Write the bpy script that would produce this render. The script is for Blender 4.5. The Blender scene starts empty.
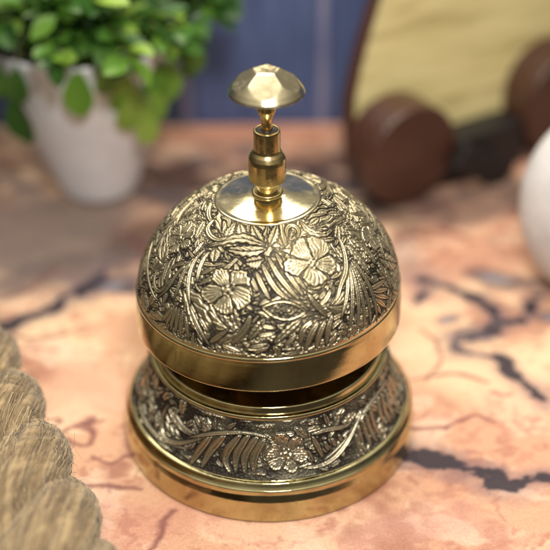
import bpy, math, random
import numpy as np
from mathutils import Vector, Matrix

# One Blender unit is the foot radius of the bell, 4.3 cm.
scene = bpy.context.scene
COL = scene.collection
scene.unit_settings.scale_length = 0.043
R = math.radians

# ------------------------------------------------------------------ camera
cam_data = bpy.data.cameras.new('camera')
cam = bpy.data.objects.new('camera', cam_data)
COL.objects.link(cam)
right = Vector((0.99994085, -0.00971541, -0.00488887))
up = Vector((0.00948559, 0.5591076, 0.82904084))
fwd = Vector((0.00532107, 0.82903818, -0.55916669))
M3 = Matrix((right, up, -fwd)).transposed()
cam.matrix_world = Matrix.Translation((0.0, -6.8842, 5.8742)) @ M3.to_4x4()
cam_data.sensor_width = 36.0
cam_data.lens = 1285.19 / 550.0 * 36.0
cam_data.clip_start = 0.1
cam_data.clip_end = 200.0
cam_data.dof.use_dof = True
cam_data.dof.focus_distance = 7.86
cam_data.dof.aperture_fstop = 0.27
cam_data.dof.aperture_blades = 0
scene.camera = cam

# ------------------------------------------------------------------ world: dim room light, paler overhead
world = bpy.data.worlds.new('World')
scene.world = world
world.use_nodes = True
wn, wl = world.node_tree.nodes, world.node_tree.links
for n in list(wn): wn.remove(n)
wo = wn.new('ShaderNodeOutputWorld'); wb = wn.new('ShaderNodeBackground')
wt = wn.new('ShaderNodeTexCoord'); wsep = wn.new('ShaderNodeSeparateXYZ'); wr = wn.new('ShaderNodeValToRGB')
wmap = wn.new('ShaderNodeMapRange'); wmap.inputs['From Min'].default_value = -1.0
wl.new(wt.outputs['Generated'], wsep.inputs[0]); wl.new(wsep.outputs['Z'], wmap.inputs['Value'])
wl.new(wmap.outputs[0], wr.inputs[0]); wl.new(wr.outputs[0], wb.inputs['Color']); wl.new(wb.outputs[0], wo.inputs[0])
wr.color_ramp.elements[0].position = 0.45; wr.color_ramp.elements[0].color = (0.06, 0.05, 0.045, 1)
wr.color_ramp.elements[1].position = 0.90; wr.color_ramp.elements[1].color = (1.25, 1.16, 0.98, 1)
e = wr.color_ramp.elements.new(0.62); e.color = (0.16, 0.145, 0.13, 1)
e = wr.color_ramp.elements.new(0.76); e.color = (0.42, 0.39, 0.33, 1)
wb.inputs['Strength'].default_value = 0.78

# ------------------------------------------------------------------ lamps
def area(name, loc, target, size, power, color, shape='DISK', size_y=None):
    d = bpy.data.lights.new(name, 'AREA'); d.shape = shape; d.size = size
    if size_y: d.size_y = size_y
    d.energy = power; d.color = color
    o = bpy.data.objects.new(name, d); COL.objects.link(o); o.location = loc
    o.rotation_euler = (Vector(target) - Vector(loc)).to_track_quat('-Z', 'Y').to_euler()
    return o
area('softbox_lamp', (-0.5, 3.3, 7.8), (0.0, 2.2, 0.5), 6.4, 430, (1.0, 0.95, 0.86), 'RECTANGLE', 6.8)
area('key_lamp', (0.6, -4.6, 7.6), (0.0, -0.8, 0.3), 1.1, 620, (1.0, 0.95, 0.88))
area('warm_bulb', (0.15, 2.9, 5.6), (0.0, -0.2, 1.8), 0.2, 75, (1.0, 0.80, 0.48))

scene.view_settings.view_transform = 'Standard'
scene.view_settings.look = 'None'
scene.view_settings.exposure = 0.0
scene.view_settings.gamma = 1.0

# ------------------------------------------------------------------ helpers
def mesh_obj(name, verts, faces, mat=None, parent=None, smooth=True):
    me = bpy.data.meshes.new(name)
    verts = np.asarray(verts, dtype=np.float32)
    if isinstance(faces, np.ndarray):
        k = faces.shape[1]
        me.vertices.add(len(verts)); me.vertices.foreach_set('co', verts.ravel())
        me.loops.add(faces.size); me.loops.foreach_set('vertex_index', faces.astype(np.int32).ravel())
        me.polygons.add(len(faces)); me.polygons.foreach_set('loop_start', np.arange(0, faces.size, k, dtype=np.int32))
        me.update(calc_edges=True); me.validate()
    else:
        me.from_pydata(verts.tolist(), [], faces)
    if smooth: me.polygons.foreach_set('use_smooth', np.ones(len(me.polygons), dtype=bool))
    o = bpy.data.objects.new(name, me); COL.objects.link(o)
    if mat: me.materials.append(mat)
    if parent: o.parent = parent
    return o

def fattr(o, name, vals):
    a = o.data.attributes.new(name, 'FLOAT', 'POINT'); a.data.foreach_set('value', np.asarray(vals, dtype=np.float32).ravel())
def cattr(o, name, rgb):
    a = o.data.attributes.new(name, 'FLOAT_COLOR', 'POINT')
    rgb = np.asarray(rgb, dtype=np.float32); rgba = np.concatenate([rgb, np.ones((len(rgb), 1), np.float32)], 1)
    a.data.foreach_set('color', rgba.ravel())

def tag(o, label=None, cat=None, group=None, kind=None):
    if label: o['label'] = label
    if cat: o['category'] = cat
    if group: o['group'] = group
    if kind: o['kind'] = kind
    return o
def empty(name, loc=(0, 0, 0), rotz=0.0, parent=None):
    o = bpy.data.objects.new(name, None); COL.objects.link(o); o.location = loc; o.rotation_euler = (0, 0, rotz)
    o.empty_display_size = 0.2
    if parent: o.parent = parent
    return o

def grid_faces(nr, nc, wrap):
    i = np.arange(nr - 1)[:, None]; j = np.arange(nc if wrap else nc - 1)[None, :]; j2 = (j + 1) % nc
    return np.stack([i * nc + j, i * nc + j2, (i + 1) * nc + j2, (i + 1) * nc + j], -1).reshape(-1, 4)

def fillet(prof, rad, n=4):
    """round the corners of an (r, z) profile"""
    out = [prof[0]]
    for k in range(1, len(prof) - 1):
        p0, p1, p2 = (np.array(prof[k - 1], float), np.array(prof[k], float), np.array(prof[k + 1], float))
        a, b = p0 - p1, p2 - p1; la, lb = np.linalg.norm(a), np.linalg.norm(b)
        q = min(rad, la * .45, lb * .45)
        s, e_ = p1 + a / la * q, p1 + b / lb * q
        for t in np.linspace(0, 1, n):
            out.append(tuple((1 - t) ** 2 * s + 2 * t * (1 - t) * p1 + t * t * e_))
    out.append(prof[-1])
    return out
def lathe(name, prof, mat, parent=None, seg=256, rad=0.006, rfun=None):
    pr = np.array(fillet(prof, rad) if rad else prof)
    th = np.linspace(0, 2 * np.pi, seg, endpoint=False)
    r = pr[:, :1] * np.ones((1, seg)); z = pr[:, 1:] * np.ones((1, seg))
    if rfun: r, z = rfun(r, z, th)
    v = np.stack([r * np.cos(th), r * np.sin(th), z], -1).reshape(-1, 3)
    return mesh_obj(name, v, grid_faces(len(pr), seg, True), mat, parent)
def box_verts(x0, x1, y0, y1, z0, z1, bev=0.0):
    return (x0, x1, y0, y1, z0, z1)
def add_box(name, c, size, mat, parent=None, bevel=0.02, rot=None):
    x, y, z = [s / 2 for s in size]
    v = np.array([(-x, -y, -z), (x, -y, -z), (x, y, -z), (-x, y, -z), (-x, -y, z), (x, -y, z), (x, y, z), (-x, y, z)])
    f = [(0, 3, 2, 1), (4, 5, 6, 7), (0, 1, 5, 4), (1, 2, 6, 5), (2, 3, 7, 6), (3, 0, 4, 7)]
    o = mesh_obj(name, v, f, mat, parent, smooth=False)
    o.location = c
    if rot: o.rotation_euler = rot
    if bevel:
        m = o.modifiers.new('bevel', 'BEVEL'); m.width = bevel; m.segments = 3
    return o

rng = np.random.default_rng(7)
def noise2(shape, cells, seed, octaves=5, gain=0.5):
    """smooth fractal value noise on a grid, about 0..1"""
    g = np.random.default_rng(seed); out = np.zeros(shape); amp = 1.0; tot = 0
    cy, cx = cells
    for _ in range(octaves):
        a = g.random((int(cy) + 3, int(cx) + 3))
        y = np.linspace(0, cy, shape[0]); x = np.linspace(0, cx, shape[1])
        iy, ix = y.astype(int), x.astype(int); fy, fx = y - iy, x - ix
        fy = fy * fy * (3 - 2 * fy); fx = fx * fx * (3 - 2 * fx)
        fy = fy[:, None]; fx = fx[None, :]
        v = (a[np.ix_(iy, ix)] * (1 - fy) * (1 - fx) + a[np.ix_(iy, ix + 1)] * (1 - fy) * fx
             + a[np.ix_(iy + 1, ix)] * fy * (1 - fx) + a[np.ix_(iy + 1, ix + 1)] * fy * fx)
        out += amp * v; tot += amp; amp *= gain; cy *= 2; cx *= 2
    return out / tot
def sstep(a, b, x):
    t = np.clip((x - a) / (b - a), 0, 1); return t * t * (3 - 2 * t)

# ------------------------------------------------------------------ materials
class NT:
    def __init__(s, name):
        s.m = bpy.data.materials.new(name); s.m.use_nodes = True; s.t = s.m.node_tree
        s.b = s.t.nodes['Principled BSDF']; s.out = s.t.nodes['Material Output']
    def n(s, typ, **kw):
        x = s.t.nodes.new(typ)
        for k, v in kw.items():
            if k in x.inputs: x.inputs[k].default_value = v
            else: setattr(x, k, v)
        return x
    def l(s, a, b): s.t.links.new(a, b)
    def coord(s, scale=(1, 1, 1)):
        c = s.n('ShaderNodeTexCoord'); m = s.n('ShaderNodeMapping'); m.inputs['Scale'].default_value = scale
        s.l(c.outputs['Object'], m.inputs[0]); return m.outputs[0]
    def noise(s, vec, scale, detail=4.0, rough=0.55):
        x = s.n('ShaderNodeTexNoise'); x.inputs['Scale'].default_value = scale; x.inputs['Detail'].default_value = detail
        x.inputs['Roughness'].default_value = rough
        if vec: s.l(vec, x.inputs['Vector'])
        return x.outputs['Fac']
    def ramp(s, fac, stops):
        r = s.n('ShaderNodeValToRGB'); el = r.color_ramp.elements
        while len(el) < len(stops): el.new(0.5)
        for q, (p, c) in zip(el, stops):
            q.position = p; q.color = (*c, 1) if len(c) == 3 else c
        s.l(fac, r.inputs[0]); return r.outputs[0]
    def maprange(s, fac, a, b, c, d):
        r = s.n('ShaderNodeMapRange'); s.l(fac, r.inputs['Value'])
        for k, v in (('From Min', a), ('From Max', b), ('To Min', c), ('To Max', d)): r.inputs[k].default_value = v
        return r.outputs[0]
    def bump(s, h, strength, dist, nrm=None):
        b = s.n('ShaderNodeBump'); b.inputs['Strength'].default_value = strength; b.inputs['Distance'].default_value = dist
        s.l(h, b.inputs['Height'])
        if nrm: s.l(nrm, b.inputs['Normal'])
        s.l(b.outputs[0], s.b.inputs['Normal']); return b.outputs[0]
    def mix(s, fac, a, b, mode='MIX'):
        m = s.n('ShaderNodeMix', data_type='RGBA', blend_type=mode)
        for sock, v in ((m.inputs[0], fac), (m.inputs[6], a), (m.inputs[7], b)):
            if hasattr(v, 'is_linked'): s.l(v, sock)
            else: sock.default_value = v if isinstance(v, float) else (*v, 1)
        return m.outputs[2]

def brass(name, base, dark, rough, lines=None, spots=0.35):
    t = NT(name); v = t.coord()
    n1 = t.noise(v, 3.5, 6, 0.6); n2 = t.noise(v, 26.0, 5, 0.6)
    c = t.mix(t.maprange(n1, .42, .72, 0.0, spots), base, dark)
    c2 = t.mix(t.maprange(n2, .60, .74, 0.0, 0.55), c, dark)
    t.l(c2, t.b.inputs['Base Color'])
    t.b.inputs['Metallic'].default_value = 1.0
    n3 = t.noise(v, 8.0, 4, 0.7)
    ra = t.n('ShaderNodeMath', operation='ADD'); t.l(t.maprange(n2, .35, .75, rough * 0.7, rough * 1.7), ra.inputs[0])
    t.l(t.maprange(n3, .50, .66, 0.0, 0.13), ra.inputs[1]); t.l(ra.outputs[0], t.b.inputs['Roughness'])
    lv = t.coord(lines or (2, 2, 70))
    h = t.noise(lv, 6.0, 4, 0.6)
    nb = t.bump(h, 0.12, 0.003)
    t.bump(t.noise(v, 2.6, 2, 0.5), 0.30, 0.03, nb)
    return t.m
MB = {}
MB['polished'] = brass('polished_brass', (0.56, 0.50, 0.27), (0.26, 0.20, 0.09), 0.05, spots=.6)
MB['button'] = brass('bright_button_brass', (0.86, 0.76, 0.50), (0.60, 0.48, 0.26), 0.16, spots=.2)
MB['turned'] = brass('turned_stem_brass', (0.60, 0.46, 0.21), (0.30, 0.20, 0.09), 0.2, (40, 40, 2))
MB['plate'] = brass('pale_plate_brass', (0.82, 0.72, 0.46), (0.50, 0.40, 0.22), 0.09, spots=.2)
def antique(name, light, dark, lo=0.10, hi=0.75, mid=None):
    t = NT(name); v = t.coord()
    a = t.n('ShaderNodeAttribute', attribute_name='relief')
    n = t.noise(v, 45.0, 5, 0.65); n1 = t.noise(v, 4.0, 4, 0.6)
    s1 = t.n('ShaderNodeMath', operation='MULTIPLY_ADD'); t.l(n, s1.inputs[0]); s1.inputs[1].default_value = 0.42
    t.l(a.outputs['Fac'], s1.inputs[2])
    s2 = t.n('ShaderNodeMath', operation='SUBTRACT'); t.l(s1.outputs[0], s2.inputs[0]); t.l(t.maprange(n1, .3, .7, .40, .06), s2.inputs[1])
    mid = mid or tuple(0.5 * (p + q) * .60 for p, q in zip(light, dark))
    c = t.ramp(s2.outputs[0], [(lo, dark), ((lo + hi) * .5, mid), (hi, light)])
    c = t.mix(t.maprange(n1, .45, .75, 0.0, .45), c, tuple(x * .55 for x in light), 'MIX')
    t.l(c, t.b.inputs['Base Color'])
    t.l(t.maprange(s2.outputs[0], lo, hi, .55, 1.0), t.b.inputs['Metallic'])
    t.l(t.maprange(s2.outputs[0], lo, hi, .52, .21), t.b.inputs['Roughness'])
    t.bump(t.noise(v, 90.0, 4, 0.6), 0.35, 0.006)
    return t.m
MB['dome'] = antique('chased_antique_brass', (0.77, 0.66, 0.42), (0.026, 0.020, 0.014), .15, .88)
MB['band'] = antique('dark_chased_brass', (0.72, 0.66, 0.47), (0.030, 0.024, 0.018), .10, .85)
MB['inner'] = brass('dull_inner_brass', (0.30, 0.20, 0.10), (0.12, 0.08, 0.04), 0.35)

# ------------------------------------------------------------------ chased ornament (theta, arc length) written once as data
DOME_ART = {'F': [((-1.933, 0.4), 0.148, 5, 0.3), ((-1.105, 0.549), 0.161, 5, 0.5), ((-2.76, 0.559), 0.11, 6, 0), ((-0.26, 0.45), 0.084, 5, 0)], 'O': [((-1.448, 0.294), 0.135, 0.058, -0.2)], 'L': [([(-1.621, 0.706), (-1.987, 0.752), (-2.362, 0.61)], 0.0258), ([(-1.608, 0.673), (-1.848, 0.652), (-2.093, 0.647)], 0.0323), ([(-2.207, 0.621), (-2.154, 0.543)], 0.0323), ([(-1.637, 0.607), (-1.819, 0.582)], 0.0452), ([(-2.154, 0.701), (-2.18, 0.836)], 0.0226), ([(-1.936, 0.747), (-2.086, 0.831)], 0.0258), ([(-1.648, 0.711), (-1.866, 0.846)], 0.0258), ([(-1.543, 0.704), (-1.397, 0.846)], 0.0258), ([(-0.975, 0.822), (-0.963, 0.737), (-0.784, 0.666), (-0.588, 0.678)], 0.0194), ([(-0.858, 0.776), (-0.636, 0.785)], 0.0194), ([(-0.88, 0.659), (-0.694, 0.617)], 0.0194), ([(-0.51, 0.668), (-0.766, 0.577)], 0.0194), ([(-0.418, 0.759), (-0.231, 0.682)], 0.0194), ([(-0.624, 0.538), (-0.604, 0.437), (-0.597, 0.298)], 0.0258), ([(-0.505, 0.543), (-0.445, 0.435), (-0.46, 0.317)], 0.0258), ([(-0.283, 0.536), (-0.2, 0.4), (-0.283, 0.291)], 0.0258), ([(-0.368, 0.257), (-0.406, 0.112)], 0.0194), ([(-0.418, 0.327), (-0.409, 0.202)], 0.0194), ([(-0.283, 0.617), (-0.285, 0.518)], 0.0258), ([(-1.332, 0.228), (-1.428, 0.179), (-1.547, 0.094)], 0.0226), ([(-1.606, 0.248), (-1.72, 0.123)], 0.0258), ([(-1.648, 0.711), (-1.567, 0.795), (-1.583, 0.846)], 0.0194), ([(-3.056, 0.298), (-2.863, 0.216)], 0.0194), ([(-2.939, 0.713), (-2.951, 0.631)], 0.0258), ([(-2.679, 0.732), (-2.544, 0.617)], 0.0226), ([(-1.922, 0.846), (-2.093, 0.846)], 0.0194)], 'S': [([(-2.338, 0.596), (-2.38, 0.493), (-2.313, 0.363), (-2.228, 0.259)], 0.0103), ([(-2.347, 0.579), (-2.423, 0.446), (-2.392, 0.306), (-2.394, 0.24)], 0.0103), ([(-2.358, 0.554), (-2.475, 0.415), (-2.495, 0.271), (-2.578, 0.183)], 0.0097), ([(-2.434, 0.477), (-2.542, 0.428), (-2.562, 0.385)], 0.0103), ([(-2.264, 0.596), (-2.288, 0.522), (-2.239, 0.402)], 0.0103), ([(-2.749, 0.308), (-2.706, 0.24), (-2.598, 0.208), (-2.515, 0.289), (-2.52, 0.338), (-2.439, 0.344)], 0.0097), ([(-3.142, 0.34), (-2.888, 0.242), (-2.641, 0.177), (-2.569, 0.173)], 0.009), ([(-2.389, 0.189), (-2.459, 0.074)], 0.0097), ([(-2.376, 0.206), (-2.41, 0.058)], 0.0097), ([(-2.344, 0.21), (-2.362, 0.049)], 0.0097), ([(-2.313, 0.214), (-2.311, 0.054)], 0.0097), ([(-2.279, 0.212), (-2.259, 0.044)], 0.0097), ([(-2.239, 0.185), (-2.183, 0.056)], 0.0097), ([(-2.225, 0.253), (-2.095, 0.133), (-2.005, 0.047)], 0.0097), ([(-1.774, 0.54), (-1.659, 0.413)], 0.011), ([(-1.691, 0.531), (-1.558, 0.365)], 0.0116), ([(-1.635, 0.582), (-1.511, 0.422), (-1.401, 0.355)], 0.0129), ([(-1.57, 0.619), (-1.451, 0.479), (-1.318, 0.346)], 0.0129), ([(-1.478, 0.642), (-1.372, 0.497), (-1.28, 0.365)], 0.0129), ([(-1.403, 0.612), (-1.309, 0.477), (-1.244, 0.395)], 0.0116), ([(-1.814, 0.502), (-1.731, 0.422), (-1.707, 0.352)], 0.0103), ([(-2.564, 0.783), (-2.553, 0.716), (-2.396, 0.68), (-2.239, 0.68), (-2.156, 0.716)], 0.0129), ([(-2.493, 0.822), (-2.315, 0.834), (-2.225, 0.783)], 0.0116), ([(-1.293, 0.744), (-1.267, 0.802), (-1.141, 0.819), (-1.073, 0.771), (-1.161, 0.723)], 0.011), ([(-1.192, 0.771), (-1.183, 0.764)], 0.0129), ([(-0.638, 0.624), (-0.707, 0.52), (-0.815, 0.411), (-0.927, 0.359), (-0.995, 0.294), (-1.053, 0.271)], 0.0129), ([(-0.781, 0.444), (-0.889, 0.302), (-1.004, 0.169)], 0.0103), ([(-0.761, 0.437), (-0.844, 0.287), (-0.95, 0.086)], 0.011), ([(-0.746, 0.437), (-0.797, 0.271), (-0.878, 0.059)], 0.011), ([(-0.73, 0.439), (-0.772, 0.236), (-0.806, 0.045)], 0.011), ([(-0.707, 0.446), (-0.721, 0.222), (-0.739, 0.037)], 0.011), ([(-0.683, 0.452), (-0.651, 0.242), (-0.665, 0.038)], 0.011), ([(-0.656, 0.236), (-0.447, 0.206)], 0.0129), ([(-0.653, 0.222), (-0.449, 0.142)], 0.0129), ([(-0.66, 0.212), (-0.465, 0.084)], 0.0129), ([(-0.667, 0.2), (-0.53, 0.052)], 0.0129), ([(-0.678, 0.185), (-0.609, 0.047)], 0.0129), ([(-1.621, 0.212), (-1.516, 0.196)], 0.0097), ([(-1.648, 0.152), (-1.525, 0.167)], 0.0097), ([(-1.704, 0.079), (-1.583, 0.101)], 0.0097), ([(-1.713, 0.269), (-1.738, 0.185), (-1.837, 0.095)], 0.0168), ([(-1.242, 0.208), (-1.325, 0.165), (-1.345, 0.086)], 0.0142), ([(-1.195, 0.193), (-1.269, 0.12), (-1.311, 0.033)], 0.0142), ([(-1.139, 0.187), (-1.208, 0.107), (-1.228, 0.03)], 0.0142), ([(-1.073, 0.208), (-1.134, 0.129), (-1.15, 0.032)], 0.0129), ([(-1.372, 0.142), (-1.462, 0.081)], 0.0097), ([(-2.005, 0.074), (-1.875, 0.173)], 0.0116), ([(-1.911, 0.072), (-1.77, 0.042)], 0.0116), ([(-1.125, 0.214), (-1.195, 0.296), (-1.233, 0.37)], 0.0129), ([(-1.309, 0.344), (-1.235, 0.419), (-1.219, 0.479)], 0.0103), ([(-2.113, 0.204), (-2.028, 0.135)], 0.0116), ([(-1.033, 0.355), (-1.094, 0.306), (-1.172, 0.285)], 0.0116)]}
BAND_ART = {'F': [((-1.457, 0.175), 0.107, 6, 0.26)], 'O': [], 'L': [([(-2.479, 0.28), (-2.385, 0.227), (-2.165, 0.189)], 0.0267), ([(-1.305, 0.175), (-1.255, 0.086)], 0.02)], 'S': [([(-2.219, 0.171), (-2.008, 0.271), (-1.763, 0.323), (-1.583, 0.289)], 0.008), ([(-2.03, 0.244), (-2.073, 0.183), (-2.122, 0.099), (-2.149, 0.008)], 0.016), ([(-1.915, 0.278), (-1.96, 0.227), (-2.03, 0.133), (-2.061, 0.017)], 0.016), ([(-1.794, 0.296), (-1.832, 0.251), (-1.895, 0.171), (-1.902, 0.096), (-1.846, 0.029)], 0.016), ([(-1.725, 0.304), (-1.77, 0.251), (-1.826, 0.161), (-1.81, 0.039)], 0.016), ([(-1.662, 0.294), (-1.707, 0.244), (-1.765, 0.163), (-1.747, 0.041)], 0.016), ([(-1.608, 0.275), (-1.646, 0.233), (-1.695, 0.156), (-1.684, 0.053)], 0.016), ([(-1.585, 0.227), (-1.608, 0.159), (-1.579, 0.106)], 0.0107), ([(-2.497, 0.287), (-2.54, 0.181), (-2.477, 0.063), (-2.342, 0.071), (-2.16, 0.169), (-2.079, 0.224)], 0.01), ([(-2.398, 0.273), (-2.293, 0.214), (-2.149, 0.21)], 0.0093), ([(-2.481, 0.181), (-2.416, 0.124)], 0.008), ([(-2.427, 0.177), (-2.358, 0.12)], 0.008), ([(-2.367, 0.175), (-2.308, 0.135)], 0.008), ([(-2.939, 0.061), (-2.688, 0.041), (-2.448, 0.041), (-2.219, 0.086)], 0.0087), ([(-2.8, 0.24), (-2.753, 0.218)], 0.0087), ([(-2.67, 0.306), (-2.634, 0.271)], 0.0087), ([(-2.657, 0.203), (-2.632, 0.146)], 0.01), ([(-1.334, 0.061), (-1.179, 0.05), (-1.035, 0.094), (-0.867, 0.201), (-0.764, 0.282)], 0.01), ([(-1.172, 0.081), (-1.053, 0.12), (-0.889, 0.195)], 0.008), ([(-1.246, 0.275), (-1.134, 0.285), (-0.948, 0.248), (-0.871, 0.262)], 0.0093), ([(-1.24, 0.259), (-1.201, 0.175), (-1.181, 0.103)], 0.0107), ([(-1.148, 0.203), (-1.125, 0.135)], 0.0087), ([(-1.085, 0.207), (-1.064, 0.144)], 0.0087), ([(-1.022, 0.216), (-1.006, 0.161)], 0.008), ([(-0.869, 0.159), (-0.874, 0.076), (-0.878, 0.014)], 0.012), ([(-1.13, 0.056), (-0.912, 0.191), (-0.665, 0.304), (-0.326, 0.308)], 0.0093), ([(-0.831, 0.216), (-0.842, 0.076), (-0.833, 0.007)], 0.01), ([(-0.781, 0.224), (-0.772, 0.087), (-0.777, 0.016)], 0.01), ([(-0.734, 0.255), (-0.723, 0.092), (-0.703, 0.021)], 0.01), ([(-0.676, 0.271), (-0.669, 0.094), (-0.631, 0.027)], 0.01), ([(-0.53, 0.282), (-0.57, 0.179), (-0.555, 0.076)], 0.0107), ([(-0.476, 0.275), (-0.499, 0.154), (-0.49, 0.044)], 0.0107), ([(-0.395, 0.253), (-0.427, 0.126), (-0.418, 0.036)], 0.0107), ([(-0.332, 0.296), (-0.335, 0.133), (-0.317, 0.033)], 0.01), ([(-0.227, 0.248), (-0.243, 0.087)], 0.01)]}
COAST = [([(1.245, 1.776), (1.396, 1.672), (1.601, 1.569), (1.703, 1.333), (1.778, 1.158), (1.646, 0.941), (1.468, 0.982), (1.372, 0.819), (1.483, 0.695), (1.677, 0.643), (1.799, 0.487), (2.012, 0.253)], 0.04), ([(0.944, -0.337), (1.08, -0.399), (1.197, -0.431), (1.372, -0.483), (1.535, -0.554), (1.454, -0.648), (1.604, -0.698), (1.851, -0.606)], 0.04), ([(-2.214, 1.054), (-2.054, 1.155), (-1.933, 1.219), (-1.826, 1.337), (-1.709, 1.403), (-1.629, 1.581), (-1.507, 1.707), (-1.416, 1.835), (-1.35, 1.997)], 0.04), ([(-1.418, 1.634), (-1.311, 1.689), (-1.204, 1.574), (-1.053, 1.586)], 0.027), ([(-1.483, 1.635), (-1.361, 1.704)], 0.067), ([(1.474, 0.855), (1.523, 0.879)], 0.053), ([(1.388, 1.672), (1.203, 1.451)], 0.013), ([(1.778, 1.158), (1.955, 1.195), (2.114, 1.435)], 0.02)]
RIVERS = [([(-2.157, 1.17), (-1.972, 1.076), (-1.698, 0.982), (-1.583, 1.096), (-1.399, 1.171)], 0.013), ([(-1.451, 0.054), (-1.442, 0.043)], 0.027), ([(-1.4, -0.075), (-1.371, -0.022), (-1.299, -0.045), (-1.247, -0.14), (-1.271, -0.233), (-1.341, -0.221), (-1.392, -0.138)], 0.011), ([(-1.277, 0.073), (-1.282, -0.013), (-1.251, -0.098)], 0.017), ([(-1.324, -0.013), (-1.214, 0.007)], 0.013), ([(-1.242, -0.364), (-1.154, -0.435), (-1.079, -0.446), (-0.98, -0.348), (-0.891, -0.37)], 0.013), ([(-1.376, -0.691), (-1.193, -0.684), (-1.037, -0.677), (-0.854, -0.671)], 0.013), ([(-0.608, -0.85), (-0.648, -1.045), (-0.718, -1.233)], 0.013), ([(1.539, 0.306), (1.642, 0.27), (1.746, 0.291)], 0.01), ([(0.864, -0.089), (1.007, -0.112), (1.19, -0.094)], 0.011), ([(1.125, 2.34), (1.394, 2.463), (1.72, 2.329)], 0.013), ([(-0.98, 2.036), (-1.175, 2.38), (-1.352, 2.447)], 0.013), ([(-2.136, 1.506), (-1.918, 1.643), (-1.713, 1.929)], 0.013), ([(1.162, 1.051), (1.286, 0.796), (1.172, 0.438)], 0.008), ([(1.612, -0.015), (1.417, 0.096), (1.18, -0.115)], 0.01), ([(1.026, 0.44), (1.329, 0.529), (1.535, 0.432)], 0.008)]


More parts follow.
